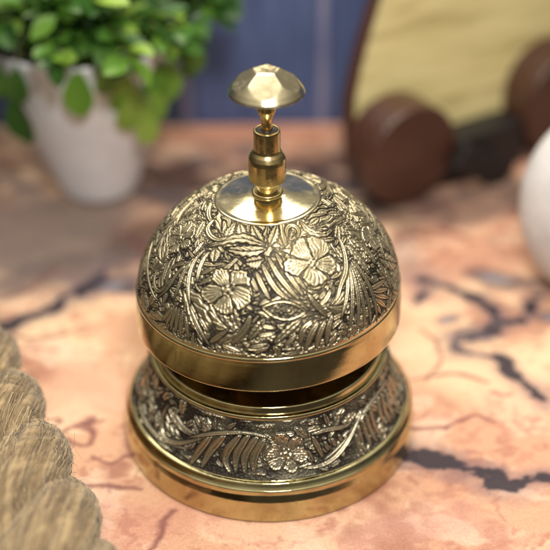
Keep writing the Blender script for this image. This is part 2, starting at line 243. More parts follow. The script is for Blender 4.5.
class Relief:
    """height field of a chased surface of revolution: columns run round it, rows up it"""
    def __init__(s, r, sv, nu):
        s.r, s.s, s.nu, s.nv = r, sv, nu, len(r)
        s.th = np.linspace(-np.pi, np.pi, nu, endpoint=False)
        s.H = np.zeros((s.nv, nu), np.float32); s.occ = np.zeros((s.nv, nu), bool)
    def win(s, th0, s0, rad):
        rows = np.where(np.abs(s.s - s0) < rad)[0]
        if len(rows) == 0: return None
        half = rad / max(s.r[rows].min(), 0.05)
        j0 = int((th0 - half + np.pi) / (2 * np.pi) * s.nu); j1 = int((th0 + half + np.pi) / (2 * np.pi) * s.nu) + 1
        if j1 - j0 > s.nu: j1 = j0 + s.nu
        cols = np.arange(j0, j1)
        dth = (cols / s.nu * 2 * np.pi - np.pi) - th0
        X = s.r[rows][:, None] * dth[None, :]; Y = (s.s[rows] - s0)[:, None] + 0 * X
        return rows, cols % s.nu, X, Y
    def put(s, w, sd, h, gap=0.006, over=False):
        rows, cols = w[0], w[1]; ix = np.ix_(rows, cols)
        occ = s.occ[ix]; H = s.H[ix]
        inside = (sd > 0) & (~occ if not over else True)
        groove = (sd > -gap) & ~inside & (~occ if not over else True)
        H = np.where(groove, 0.0, H); H = np.where(inside, h, H)
        s.H[ix] = H; s.occ[ix] = occ | (sd > -gap)
    def path(s, pts, w, gap=0.006, ribs=0, top=1.0):
        """a ridge (or ribbed leaf) along a polyline of (theta, s)"""
        pts = np.array(pts, float)
        c = pts.mean(0); k = s.r[np.argmin(np.abs(s.s - c[1]))]
        P = np.stack([(pts[:, 0] - c[0]) * k, pts[:, 1] - c[1]], 1)
        # smooth the polyline
        for _ in range(2):
            if len(P) > 2:
                q = [P[0]]
                for a, b in zip(P[:-1], P[1:]): q += [a * .75 + b * .25, a * .25 + b * .75]
                q.append(P[-1]); P = np.array(q)
        rad = np.abs(P).max() * 1.15 + w * 2 + .02
        W = s.win(c[0], c[1], rad)
        if W is None: return
        X, Y = W[2], W[3]
        X = X * k / np.maximum(s.r[W[0]][:, None], .05) * (s.r[W[0]][:, None] / k) # metric of the row itself
        Xk = X * (k / np.maximum(s.r[W[0]], .05))[:, None]
        seg = np.hypot(*(P[1:] - P[:-1]).T); L = seg.sum() + 1e-9; acc = 0
        best = np.full(X.shape, 9.0); U = np.zeros(X.shape)
        for a, b, l in zip(P[:-1], P[1:], seg):
            if l < 1e-6: continue
            t = np.clip(((Xk - a[0]) * (b[0] - a[0]) + (Y - a[1]) * (b[1] - a[1])) / l ** 2, 0, 1)
            d = np.hypot(Xk - a[0] - t * (b[0] - a[0]), Y - a[1] - t * (b[1] - a[1]))
            m = d < best; best = np.where(m, d, best); U = np.where(m, (acc + t * l) / L, U); acc += l
        if ribs:
            wu = w * np.sin(np.pi * np.clip(U, .02, .98) ** .75) ** .7
            wu = wu * (1 + .12 * np.cos(2 * np.pi * (ribs * U - .3)))
            sd = wu - best; f = best / np.maximum(wu, 1e-4)
            rib = np.abs(np.sin(np.pi * (ribs * U - f * 1.9)))
            h = (.28 + .72 * sstep(.0, .38, rib) * 1.0) * np.clip(sd / (w * .22), 0, 1) ** .5
            h = np.where(best < max(w * .09, .0022), .2, h) * (.82 + .18 * f)
        else:
            wu = w * (.22 + .78 * np.sin(np.pi * np.clip(U, 0, 1) ** .8) ** .7)
            sd = wu - best; h = np.sqrt(np.clip(1 - (best / np.maximum(wu, 1e-4)) ** 2.6, 0, 1)) * .6 + .4
            if w > .012: h = np.where(best < .0026, .5, h)
        s.put(W, sd, h * top, gap)
    def flower(s, c, rad, npet, rot, stri=7):
        W = s.win(c[0], c[1], rad * 1.4)
        X, Y = W[2], W[3]
        k_ = int(1000 * rot) + int(100 * c[1]); X = X + (noise2(X.shape, (5, 5), k_, 3) - .5) * rad * .42; Y = Y + (noise2(X.shape, (5, 5), k_ + 1, 3) - .5) * rad * .42
        a = np.arctan2(Y, X) + rot; d = np.hypot(X, Y)
        ph = a * npet / 2; lob = np.abs(np.cos(ph))
        out = rad * (.70 + .27 * lob ** .55 + .02 * np.cos(a * npet * 5) + .035 * np.sin(a * 3 + rot * 7))
        sd = out - d; t = d / out
        wob = .35 * np.sin(5 * t + rot * 3) + .25 * np.sin(9 * t + a * 2)
        h = 1.0 - .62 * sstep(.42, .0, np.abs(np.sin(a * npet * 3.5 + wob))) * sstep(.22, .40, t) * sstep(1.0, .86, t)
        h = h * (.62 + .38 * sstep(.15, .9, t)); h = np.where(lob < .19 + .08 * np.sin(7 * t + rot), .0, h)
        h = np.clip(h, 0, 1) + .25 * (sstep(.84, .95, t))
        cen = .27 * rad; dots = .5 + .5 * np.sin(X / rad * 24) * np.sin(Y / rad * 24 + 1)
        h = np.where(d < cen, .2 + .8 * dots, h)
        h = np.where(d < cen * .33, 1.0, h)
        s.put(W, sd, np.clip(h, 0, 1.15), .008)
    def oval(s, c, a_, b_, g):
        W = s.win(c[0], c[1], a_ * 1.3); X, Y = W[2], W[3]
        x = X * math.cos(g) + Y * math.sin(g); y = -X * math.sin(g) + Y * math.cos(g)
        lim = b_ * (1 - np.clip(np.abs(x) / a_, 0, 1) ** 2.0)
        sd = lim - np.abs(y)
        ring = sd < .013
        n = noise2(X.shape, (60, 60), 5, 2)
        s.put(W, sd, np.where(ring, 1.05, np.where(n > .60, .75, np.where(n > .5, .35, .02))), .008)
    def art(s, D, turn=0.0, wide=1.3, fl=1.04):
        for (th, sv), a_, b_, g in D['O']: s.oval((th + turn, sv), a_, b_, g)
        for (th, sv), rad, n, rot in D['F']: s.flower((th + turn, sv), rad * fl, n, rot)
        for pts, w in D['S']: s.path([(t + turn, v) for t, v in pts], max(w * wide, .0105), .0055)
        for pts, w in D['L']: s.path([(t + turn, v) for t, v in pts], w * 1.15, .007, ribs=6)
    def fill(s, n, seed, lo, hi, smin, smax, avoid_top=0.0):
        g = np.random.default_rng(seed)
        for k in range(n):
            th = g.uniform(-np.pi, np.pi); sv = g.uniform(smin, smax); L = g.uniform(lo, hi); a = g.uniform(0, 2 * np.pi)
            i = int(np.argmin(np.abs(s.s - sv))); j = int((th + np.pi) / (2 * np.pi) * s.nu) % s.nu
            if s.occ[i, j]: continue
            cur = g.uniform(-1.2, 1.2); pts = []; x = y = 0.0
            for q in range(5):
                pts.append((th + x / max(s.r[i], .1), sv + y)); x += L / 4 * math.cos(a); y += L / 4 * math.sin(a); a += cur / 4
            if g.random() < .6: s.path(pts, L * g.uniform(.15, .24), .0065, ribs=int(g.integers(3, 6)))
            else: s.path(pts, g.uniform(.011, .017), .0055)
    def finish(s, seed, ground=.22, pitted=.55, lowpit=0.0):
        g = np.random.default_rng(seed)
        n = g.random(s.H.shape).astype(np.float32)
        sm = lambda A: (A + np.roll(A, 1, 0) + np.roll(A, -1, 0) + np.roll(A, 1, 1) + np.roll(A, -1, 1)) / 5
        st = sm(n); st = sstep(.50, .64, st)
        # what is left between the motifs: mostly raised metal cut by flowing grooves, pitted dark in places
        f1 = noise2(s.H.shape, (8, 26), seed + 40, 4); f2 = noise2(s.H.shape, (30, 120), seed + 41, 2)
        f1[:, -60:] = f1[:, -60:] * np.linspace(1, 0, 60) + f1[:, :60][:, ::-1] * np.linspace(0, 1, 60)
        cut = np.abs(np.sin(f1 * 58 + f2 * 2.5)); flow = .12 + .68 * sstep(.05, .62, cut)
        pit = noise2(s.H.shape, (10, 44), seed + 42, 3); pit = sstep(pitted - .05, pitted + .05, pit + lowpit * (1 - s.s / s.s[-1])[:, None])
        G = flow * (1 - pit) + st * ground * pit
        G = G * sstep(.0, 1.0, sm(sm(sm((~s.occ).astype(np.float32)))) * 1.6 - .5)
        H = np.where(s.occ, np.where(s.H < .06, s.H + st * .12, s.H), G)
        H = H * (1 - .16 * sm(sm(n)))
        return sm(H)

def surface_of_revolution(name, r, z, H, amp, mat, parent):
    nv, nu = H.shape
    th = np.linspace(-np.pi, np.pi, nu, endpoint=False)
    dr, dz = np.gradient(r), np.gradient(z); ln = np.hypot(dr, dz); nr, nz = dz / ln, -dr / ln
    rr = r[:, None] + nr[:, None] * H * amp; zz = z[:, None] + nz[:, None] * H * amp
    v = np.stack([rr * np.cos(th), rr * np.sin(th), zz], -1).reshape(-1, 3)
    o = mesh_obj(name, v, grid_faces(nv, nu, True), mat, parent)
    fattr(o, 'relief', H)
    return o

def resample(r, z, n):
    sv = np.concatenate([[0], np.cumsum(np.hypot(np.diff(r), np.diff(z)))])
    t = np.linspace(0, sv[-1], n)
    return np.interp(t, sv, r), np.interp(t, sv, z), t

# ------------------------------------------------------------------ the bell
def build_bell():
    bell = empty('desk_bell')
    tag(bell, 'brass counter bell with a floral chased dome and a faceted push button', 'bell')
    # foot: polished outer ring, concave chased band, neck rings, well
    foot = [(0.0, 0.004), (0.93, 0.004), (0.985, 0.0), (1.0, 0.02), (0.999, 0.09), (0.991, 0.17), (0.975, 0.212), (0.973, 0.228), (0.979, 0.238), (0.979, 0.250), (0.970, 0.257),
            (0.958, 0.272), (0.947, 0.292), (0.930, 0.296), (0.925, 0.297), (0.921, 0.304)]
    lathe('foot_ring', foot, MB['polished'], bell, 320, 0.006)
    u = np.linspace(0, 1, 300)[:, None]
    P = ((1 - u) ** 2) * np.array([.925, .298]) + (2 * u * (1 - u)) * np.array([.83, .40]) + (u ** 2) * np.array([.79, .677])
    r, z, sv = resample(P[:, 0], P[:, 1], 130)
    rel = Relief(r, sv, 1900)
    for k in range(2): rel.art(BAND_ART, k * math.pi, 1.6, 1.28)
    rel.fill(110, 5, .12, .2, .05, .32); rel.fill(500, 3, .07, .12, .05, .34)
    H = rel.finish(4, .40, .37)
    edge = sstep(0, .012, sv) * sstep(0, .012, sv[-1] - sv)
    surface_of_revolution('chased_band', r, z, H * edge[:, None], .020, MB['band'], bell)
    lathe('neck_ring', [(0.782, 0.662), (0.793, 0.674), (0.797, 0.690), (0.790, 0.702), (0.772, 0.708), (0.762, 0.704), (0.758, 0.722), (0.753, 0.742),
                        (0.743, 0.750), (0.733, 0.744), (0.726, 0.72), (0.71, 0.60), (0.66, 0.56), (0.0, 0.55)], MB['polished'], bell, 320, 0.005)
    lathe('striker_hub', [(0.0, 0.86), (0.2, 0.86), (0.24, 0.82), (0.26, 0.6), (0.30, 0.56), (0.32, 0.545)], MB['inner'], bell, 64, 0.01)

    # dome group: very slightly tilted on its post
    tilt = Matrix.Identity(4); tilt[2][0] = 0.0271
    r0, z0, e_ = .838, 1.198, 1.87
    a0 = math.asin(.325 / r0); a = np.linspace(np.pi / 2, a0, 400)
    b = (1.812 - z0) / (1 - (.325 / r0) ** e_) ** (1 / e_)
    rp = r0 * np.sin(a); zp = z0 + b * np.maximum(0, 1 - (rp / r0) ** e_) ** (1 / e_)
    r, z, sv = resample(rp, zp, 330)
    rel = Relief(r, sv, 1700)
    for k in range(2): rel.art(DOME_ART, k * math.pi)
    rel.fill(260, 14, .24, .36, .08, sv[-1] - .06); rel.fill(900, 12, .13, .22, .05, sv[-1] - .02); rel.fill(3000, 11, .055, .11, .05, sv[-1] - .02)
    H = rel.finish(8, .45, .60, .18)
    g = np.random.default_rng(2)
    # jagged bright hem above the rim, plain fillet below the top plate
    hem = .022 + .016 * np.repeat(g.random(340), 5)[:1700]
    m = sv[:, None] < hem[None, :]
    H = np.where(m, .9, H); top = sstep(0, .015, sv[-1] - sv); H = H * top[:, None]
    dome = surface_of_revolution('dome', r, z, H, .0125, MB['dome'], bell)
    def tilted(o): o.matrix_local = tilt; return o
    o = dome; me = o.data
    def shear(o):
        n = len(o.data.vertices); c = np.empty(n * 3, np.float32); o.data.vertices.foreach_get('co', c); c = c.reshape(-1, 3)
        c[:, 2] += c[:, 0] * .0271; o.data.vertices.foreach_set('co', c.ravel()); o.data.update(); return o
    shear(dome)
    shear(lathe('dome_rim', [(0.835, 1.205), (0.850, 1.206), (0.857, 1.196), (0.856, 1.186), (0.853, 1.178), (0.8575, 1.15), (0.862, 1.10), (0.8655, 1.05), (0.8675, 1.0), (0.868, 0.972),
                             (0.860, 0.960), (0.842, 0.958), (0.832, 0.966), (0.824, 1.0), (0.815, 1.15), (0.76, 1.4), (0.55, 1.65), (0.30, 1.77)], MB['polished'], bell, 320, 0.005))
    shear(lathe('top_plate', [(0.330, 1.795), (0.332, 1.815), (0.322, 1.820), (0.30, 1.818), (0.20, 1.835), (0.12, 1.852), (0.0, 1.86)], MB['plate'], bell, 192, 0.01))
    # stem
    lathe('stem_washer', [(0.03, 1.872), (0.090, 1.870), (0.098, 1.864), (0.098, 1.852), (0.09, 1.846), (0.0, 1.846)][::-1], MB['turned'], bell, 96, 0.003)
    lathe('stem_nut', [(0.055, 1.862), (0.058, 1.872), (0.070, 1.90), (0.084, 1.925), (0.088, 1.945), (0.088, 1.96)], MB['button'], bell, 96, 0.004)
    lathe('stem_sleeve', [(0.0, 1.945), (0.10, 1.945), (0.114, 1.95), (0.116, 1.96), (0.116, 2.075), (0.113, 2.10), (0.100, 2.125), (0.086, 2.143), (0.082, 2.155),
                          (0.082, 2.275), (0.079, 2.285), (0.070, 2.287), (0.064, 2.281), (0.062, 2.25), (0.0, 2.24)], MB['turned'], bell, 128, 0.003)
    hole = NT('black_hole_shade'); hole.b.inputs['Base Color'].default_value = (.02, .017, .014, 1); hole.b.inputs['Roughness'].default_value = .5
    lathe('sleeve_hole_shade', [(0.0, 2.268), (0.063, 2.268), (0.066, 2.276), (0.063, 2.284), (0.03, 2.286)], hole.m, bell, 64, 0.003)  # black disc stands in for the shade inside the open sleeve top
    lathe('plunger_rod', [(0.034, 2.20), (0.034, 2.34), (0.038, 2.365), (0.052, 2.40), (0.058, 2.415), (0.058, 2.50), (0.05, 2.54), (0.0, 2.55)], MB['turned'], bell, 96, 0.003)
    # button: a turned mushroom cap planed into flat facets
    prof = [(0.0, 2.57), (0.12, 2.56), (0.20, 2.542), (0.226, 2.533), (0.2295, 2.535), (0.224, 2.549), (0.205, 2.577), (0.170, 2.622), (0.125, 2.660), (0.07, 2.686), (0.0, 2.690)]
    pr = []
    for p, q in zip(prof[:-1], prof[1:]):
        for t in np.linspace(0, 1, 9, endpoint=False): pr.append((p[0] + (q[0] - p[0]) * t, p[1] + (q[1] - p[1]) * t))
    pr.append(prof[-1])
    def facets(r, z, th):
        x, y = r * np.cos(th), r * np.sin(th)
        # five oblique planes and one flat top cut the cap
        zc = z.copy()
        for k in range(5):
            an = -math.pi / 2 - .06 + k * 2 * math.pi / 5
            d = x * math.cos(an) + y * math.sin(an)
            plane = 2.728 - d * 0.74
            zc = np.where(z > 2.548, np.minimum(zc, np.maximum(plane, 2.548)), zc)
        zc = np.minimum(zc, 2.679)
        return r, zc
    lathe('push_button', pr, MB['button'], bell, 200, 0, facets)
    return bell
bell = build_bell()

# ------------------------------------------------------------------ printed mat and table
def seg_dist(X, Y, pts):
    best = np.full(X.shape, 99.0, np.float32)
    P = np.array(pts, float)
    for _ in range(2):
        if len(P) > 2:
            q = [P[0]]
            for a, b in zip(P[:-1], P[1:]): q += [a * .75 + b * .25, a * .25 + b * .75]
            q.append(P[-1]); P = np.array(q)
    for a, b in zip(P[:-1], P[1:]):
        l2 = ((b - a) ** 2).sum() + 1e-9
        t = np.clip(((X - a[0]) * (b[0] - a[0]) + (Y - a[1]) * (b[1] - a[1])) / l2, 0, 1)
        best = np.minimum(best, np.hypot(X - a[0] - t * (b[0] - a[0]), Y - a[1] - t * (b[1] - a[1])))
    return best
def srgb(r, g, b): return np.array([((c / 255 + .055) / 1.055) ** 2.4 if c > 10 else c / 3295 for c in (r, g, b)])

def build_mat():
    x0, x1, y0, y1, st = -3.9, 4.3, -1.45, 4.5, 0.0105
    nx, ny = int((x1 - x0) / st), int((y1 - y0) / st)
    xs, ys = np.linspace(x0, x1, nx), np.linspace(y0, y1, ny)
    X, Y = np.meshgrid(xs, ys)
    sh = X.shape
    wx = noise2(sh, (20, 21), 21, 5) - .5; wy = noise2(sh, (14, 15), 22, 5) - .5
    n1 = noise2(sh, (5, 6), 31, 6, .55); n2 = noise2(sh, (12, 13), 32, 6, .6); n3 = noise2(sh, (44, 48), 33, 5, .6); n4 = noise2(sh, (9, 10), 34, 5, .6)
    def mixc(A, c, m): return A * (1 - m[..., None]) + c * m[..., None]
    C = np.zeros(sh + (3,)) + srgb(237, 190, 156)
    C = mixc(C, srgb(245, 210, 168), sstep(.48, .68, n1) * .9)
    C = mixc(C, srgb(204, 146, 114), sstep(.50, .61, n2) * .65)
    C = mixc(C, srgb(160, 100, 82), sstep(.55, .66, n4) * .65)
    C = mixc(C, srgb(244, 208, 178), sstep(.55, .66, noise2(sh, (16, 18), 35, 5, .6)) * .6)
    C = mixc(C, srgb(196, 130, 112), sstep(.0, .05, .035 - np.abs(n2 - .47)) * .55)
    vein = np.abs(n4 - .52) + .25 * np.abs(n3 - .5)
    C = mixc(C, srgb(150, 82, 72), sstep(.05, .012, vein) * .45)
    C = mixc(C, srgb(168, 104, 84), sstep(.60, .72, n3) * .35)
    def blob(cx, cy, rx, ry, ang, ns=.5):
        dx, dy = X - cx, Y - cy; c_, s_ = math.cos(ang), math.sin(ang)
        q = np.hypot((dx * c_ + dy * s_) / rx, (-dx * s_ + dy * c_) / ry)
        return sstep(1.15, .55, q + (n2 - .5) * 2 * ns + (n1 - .5) * ns)
    # printed regions and painted shade: brown behind, grey brown sea at the far left, paler plain by the rope
    C = mixc(C, srgb(92, 70, 62), blob(-.3, 3.3, 1.5, .62, .0) * .95)
    C = mixc(C, srgb(54, 46, 50), blob(.62, 3.25, .85, .85, .0, .25) * .95)  # shade beside the round feet, painted into the cloth colour
    far = sstep(.9, 2.6, Y)
    m5 = noise2(sh, (30, 32), 91, 4, .6); m6 = noise2(sh, (22, 24), 92, 4, .6)
    C = mixc(C, srgb(108, 76, 64), sstep(.50, .60, m5) * far * .6)
    C = mixc(C, srgb(126, 120, 120), sstep(.54, .62, m6) * far * .5)
    C = mixc(C, srgb(232, 190, 158), sstep(.44, .36, m5) * far * .5)
    C = mixc(C, srgb(140, 122, 112), blob(-2.2, 2.5, 1.6, .85, -.15) * .9)
    C = mixc(C, srgb(92, 62, 50), blob(-.9, 2.5, .55, .35, .3, .8) * .7)
    C = mixc(C, srgb(70, 58, 58), blob(1.9, 2.9, 1.1, .35, .5, .5) * .7)  # shade along the front of the stand, also put into the colour
    C = mixc(C, srgb(112, 96, 92), blob(-1.75, 1.9, .7, .25, .4, .9) * .6)
    C = mixc(C, srgb(240, 192, 158), blob(-1.35, .35, .55, .6, .2) * .6)
    C = mixc(C, srgb(240, 200, 160), blob(1.3, .75, .45, .7, .2, .3) * .8)
    C = mixc(C, srgb(178, 118, 96), blob(1.7, 2.0, .8, .3, .3, 1.0) * .55)
    C = mixc(C, srgb(206, 138, 118), blob(-.9, -1.0, .6, .4, .2, .8) * .35)
    C = mixc(C, srgb(214, 160, 138), blob(1.1, -1.0, .8, .4, .2, .9) * .5)
    C = mixc(C, srgb(206, 146, 118), blob(-.2, 4.3, 1.6, .22, 0) * .8)
    Xw, Yw = X + wx * .2, Y + wy * .2
    for pts, w in COAST:
        w = w * (.8 + .9 * sstep(.42, .60, n2)); d = seg_dist(Xw, Yw, pts) + (n3 - .5) * .17 + (noise2(sh, (90, 96), 66, 3, .6) - .5) * .05
        C = mixc(C, srgb(120, 104, 108), sstep(w * 2.6 + .05, w * .7, d + (n2 - .5) * .10) * .6)
        C = mixc(C, srgb(48, 42, 52), sstep(w * 1.15, w * .75, d + (n2 - .5) * .07) * .94)
    for bx, by, ra, rb, an in ((1.38, 1.18, .20, .10, .4), (-1.27, 1.68, .26, .12, .3), (1.85, 1.75, .34, .12, -.3), (.95, 2.25, .30, .08, .1), (2.2, 1.2, .2, .1, .2)):
        C = mixc(C, srgb(86, 76, 84), blob(bx, by, ra, rb, an, 1.1) * .75)
        C = mixc(C, srgb(150, 146, 150), blob(bx, by, ra * .45, rb * .5, an, .6) * .8)
    for pts, w in RIVERS:
        d = seg_dist(Xw + (wx * .04), Yw, pts) + (n3 - .5) * .02
        C = mixc(C, srgb(120, 62, 62), sstep(w * 1.5 + .012, w * .3, d) * .75)
    C = C * np.array([.92, .94, 1.02])
    Z = (noise2(sh, (6, 6), 77, 2) - .5) * .006 * sstep(1.0, 1.6, np.hypot(X, Y)) 
    v = np.stack([X, Y, Z], -1).reshape(-1, 3)
    f = grid_faces(ny, nx, False)
    # turn down a hem so that the cloth has thickness
    t = NT('printed_map_cloth')
    a = t.n('ShaderNodeAttribute', attribute_name='print')
    vv = t.coord(); wvx = t.n('ShaderNodeTexWave', bands_direction='X'); wvy = t.n('ShaderNodeTexWave', bands_direction='Y')
    for q in (wvx, wvy):
        q.inputs['Scale'].default_value = 20.0; q.inputs['Distortion'].default_value = 0.6; q.inputs['Detail'].default_value = 1.0
        t.l(vv, q.inputs['Vector'])
    add = t.n('ShaderNodeMath', operation='ADD'); t.l(wvx.outputs['Fac'], add.inputs[0]); t.l(wvy.outputs['Fac'], add.inputs[1])
    fine = t.noise(vv, 55.0, 5, 0.7)
    c = t.mix(t.maprange(fine, .3, .7, 0.0, 1.0), (.80, .78, .76), (1.16, 1.14, 1.12))
    c = t.mix(1.0, a.outputs['Color'], c, 'MULTIPLY')
    t.l(c, t.b.inputs['Base Color'])
    t.b.inputs['Roughness'].default_value = 0.62
    t.b.inputs['Specular IOR Level'].default_value = 0.35
    t.bump(add.outputs[0], 0.25, 0.004)
    o = mesh_obj('map_mat', v, f, t.m)
    cattr(o, 'print', C.reshape(-1, 3))
    sol = o.modifiers.new('thickness', 'SOLIDIFY'); sol.thickness = 0.03; sol.offset = -1
    tag(o, 'peach cloth printed with an old map of dark coastlines, lying under the bell', 'map cloth')
build_mat()

wood = NT('dark_table_wood')
wv_ = wood.coord((1, 8, 1)); nn = wood.noise(wv_, 2.0, 6, .6)
wood.l(wood.ramp(nn, [(.3, (.020, .014, .010)), (.7, (.045, .032, .022))]), wood.b.inputs['Base Color'])
wood.b.inputs['Roughness'].default_value = .3
tb = add_box('table_top', (0, 1.5, -0.032 - .25), (30, 22, .5), wood.m, bevel=0.03); tag(tb, kind='structure')

# ------------------------------------------------------------------ blue boards behind
def build_boards():
    w = empty('blue_board_wall', (0, 4.62, 0)); tag(w, 'blue painted upright boards standing behind the bell and the plant', 'board wall')
    t = NT('worn_blue_paint'); v = t.coord((6, 6, .5)); n = t.noise(v, 2.2, 7, .65); n2 = t.noise(t.coord(), 1.1, 3, .5)
    c = t.ramp(n, [(.25, (.048, .076, .185)), (.55, (.085, .13, .29)), (.78, (.18, .24, .42))])
    c = t.mix(t.maprange(n2, .4, .7, 0, .5), c, (.05, .065, .17))
    t.l(c, t.b.inputs['Base Color']); t.b.inputs['Roughness'].default_value = .55; t.bump(n, .4, .02)
    e = NT('worn_board_edge'); n = e.noise(e.coord((8, 8, 1)), 2.0, 5, .6)
    e.l(e.ramp(n, [(.3, (.14, .15, .30)), (.7, (.34, .35, .50))]), e.b.inputs['Base Color']); e.b.inputs['Roughness'].default_value = .6
    xs = [-5.6, -4.4, -3.2, -2.0, -0.78, 0.55, 1.78, 3.0, 4.2, 5.4]
    for a, b in zip(xs[:-1], xs[1:]):
        bd = add_box('board', ((a + b) / 2, 0, 2.0), (b - a - .02, .12, 4.1), t.m, w, bevel=.012)
        bt = add_box('batten', (b, -.075, 2.0), (.085, .03, 4.1), e.m, w, bevel=.008)
build_boards()

# ------------------------------------------------------------------ white pot with small-leaved plant
def build_plant():
    p = empty('potted_plant', (-1.53, 3.30, 0)); tag(p, 'leafy green plant in a white tapered pot, behind the bell', 'potted plant')
    t = NT('chalky_white_glaze'); v = t.coord(); n = t.noise(v, 3.0, 5, .6); sp = t.noise(v, 42.0, 3, .6)
    c = t.ramp(n, [(.3, (.70, .72, .78)), (.7, (.82, .84, .90))]); c = t.mix(t.maprange(sp, .62, .70, 0, .35), c, (.38, .35, .34))
    t.l(c, t.b.inputs['Base Color']); t.b.inputs['Roughness'].default_value = .42; t.bump(sp, .15, .01)
    lathe('pot', [(0, 0.0), (.30, 0.0), (.345, .03), (.38, .12), (.70, 1.0), (.86, 1.50), (.87, 1.55), (.85, 1.57), (.82, 1.54), (.76, 1.40), (0, 1.35)], t.m, p, 128, .02)
    s = NT('potting_soil'); s.l(s.ramp(s.noise(s.coord(), 20, 5, .7), [(.3, (.02, .014, .01)), (.7, (.09, .06, .04))]), s.b.inputs['Base Color'])
    s.b.inputs['Roughness'].default_value = .95
    lathe('soil', [(0, 1.45), (.3, 1.47), (.69, 1.42), (.70, 1.38)], s.m, p, 48, .01)
    g = np.random.default_rng(5)
    # leaf template: obovate, folded along the midrib, cupped
    us = np.linspace(0, 1, 8); ws = np.array([-1, -.5, 0, .5, 1])
    def leaf(base, d, nrm, L, W, bend):
        side = np.cross(d, nrm); side /= np.linalg.norm(side) + 1e-9; nrm = np.cross(side, d)
        out = []
        for u in us:
            w = W * (np.sin(np.pi * min(u ** 1.25, .985)) ** .75) + .004
            for q in ws:
                out.append(base + d * L * u + side * w * q + nrm * (abs(q) * w * .35 - bend * u * u * L))
        return out
    V, F, col, nv = [], [], [], 0
    SV, SF, sn = [], [], 0
    fl = grid_faces(len(us), len(ws), False)
    def stem(pts, r):
        nonlocal sn
        pts = np.array(pts); K = 5
        for i, q in enumerate(pts):
            tdir = pts[min(i + 1, len(pts) - 1)] - pts[max(i - 1, 0)]; tdir /= np.linalg.norm(tdir) + 1e-9
            a = np.cross(tdir, [0.3, .2, 1]); a /= np.linalg.norm(a) + 1e-9; b = np.cross(tdir, a)
            for k in range(K): SV.append(q + r * (a * math.cos(k * 2 * math.pi / K) + b * math.sin(k * 2 * math.pi / K)))
        SF.append(grid_faces(len(pts), K, True) + sn); sn += len(pts) * K
    def add_leaf(base, d, L, W, tone, face=None):
        nonlocal nv
        d = d / (np.linalg.norm(d) + 1e-9)
        nrm = np.array([0, -.25, 1.0]) + g.normal(0, .45, 3) if face is None else np.array(face) + g.normal(0, .18, 3)
        V.extend(leaf(base, d, nrm / np.linalg.norm(nrm), L, W, g.uniform(.05, .35)))
        F.append(fl + nv); nv += len(us) * len(ws); col.extend([tone] * (len(us) * len(ws)))
    for k in range(84):
        az = g.uniform(0, 2 * np.pi); el = g.uniform(.45, 1.4); Ls = g.uniform(.6, 1.15)
        pos = np.array([.35 * math.cos(az) * g.random(), .35 * math.sin(az) * g.random(), 1.45])
        d = np.array([math.cos(az) * math.cos(el), math.sin(az) * math.cos(el), math.sin(el)])
        pts = [pos.copy()]; n = 12
        for i in range(n):
            d = d + np.array([0, 0, -.06 - .06 * (i > 6)]) + g.normal(0, .05, 3); d /= np.linalg.norm(d)
            pos = pos + d * Ls / n; rad = math.hypot(pos[0], pos[1])
            if pos[2] < 1.78: pos[2] = 1.78 if i > 2 else max(pos[2], 1.5)
            pts.append(pos.copy())
        stem(pts, .010)
        tw = g.uniform(.0, 1.0)
        for i in range(2, n + 1):
            for sgn in (-1, 1):
                if g.random() < .12: continue
                dd = pts[i] - pts[i - 1]; dd /= np.linalg.norm(dd) + 1e-9
                sd = np.cross(dd, [0, 0, 1]); sd /= np.linalg.norm(sd) + 1e-9
                sd = sd * math.cos(tw + i) + np.cross(sd, dd) * math.sin(tw + i) * .6
                L = g.uniform(.17, .30); tone = g.random()
                add_leaf(pts[i], dd * .8 + sd * sgn * .9 + np.array([0, 0, g.uniform(-.4, .25)]), L, L * g.uniform(.26, .34), tone)
    # the larger leaves that hang over the front of the pot
    for (x, y, z, L, tn) in [(.05, -.86, 1.52, .42, .75), (-.52, -.70, 1.22, .46, .25), (-.84, -.50, 1.12, .42, .3), (.42, -.74, 1.42, .38, .9), (.50, -.70, 1.25, .42, .95),
                             (.60, -.60, 1.22, .38, .85), (.55, -.66, 1.05, .32, .95), (.74, -.45, 1.40, .40, .8), (.92, -.35, 1.55, .38, .6), (.66, -.55, 1.5, .38, .7), 
                             (1.0, -.2, 1.7, .38, .55), (-.88, -.45, 1.45, .40, .5), (.28, -.82, 1.58, .32, .7), (-.45, -.78, 1.50, .36, .4), (-.66, -.62, 1.48, .36, .55), (.84, -.4, 1.72, .40, .8)]:
        add_leaf(np.array([x, y, z + .05]), np.array([g.normal(0, .18), -.12, -1.0]), L, L * .30, tn, (x * .8, -1.0, .25))
        stem([(x * .8, y * .75, z + .3), (x * .95, y * .95, z + .22), (x, y, z + .05)], .009)
    lt = NT('glossy_small_leaf'); a = lt.n('ShaderNodeAttribute', attribute_name='tone')
    c = lt.ramp(a.outputs['Fac'], [(0, (.018, .055, .014)), (.45, (.05, .15, .022)), (.8, (.16, .34, .04)), (1, (.34, .50, .09))])
    lt.l(c, lt.b.inputs['Base Color']); lt.b.inputs['Roughness'].default_value = .32
    tr = lt.n('ShaderNodeBsdfTranslucent'); lt.l(c, tr.inputs['Color']); mx = lt.n('ShaderNodeMixShader'); mx.inputs[0].default_value = .3
    lt.l(lt.b.outputs[0], mx.inputs[1]); lt.l(tr.outputs[0], mx.inputs[2]); lt.l(mx.outputs[0], lt.out.inputs['Surface'])
    fo = mesh_obj('foliage', V, np.concatenate(F), lt.m, p); fattr(fo, 'tone', col)
    stm = NT('green_twig'); stm.b.inputs['Base Color'].default_value = (.12, .16, .05, 1); stm.b.inputs['Roughness'].default_value = .6
    mesh_obj('stems', SV, np.concatenate(SF), stm.m, p)
build_plant()

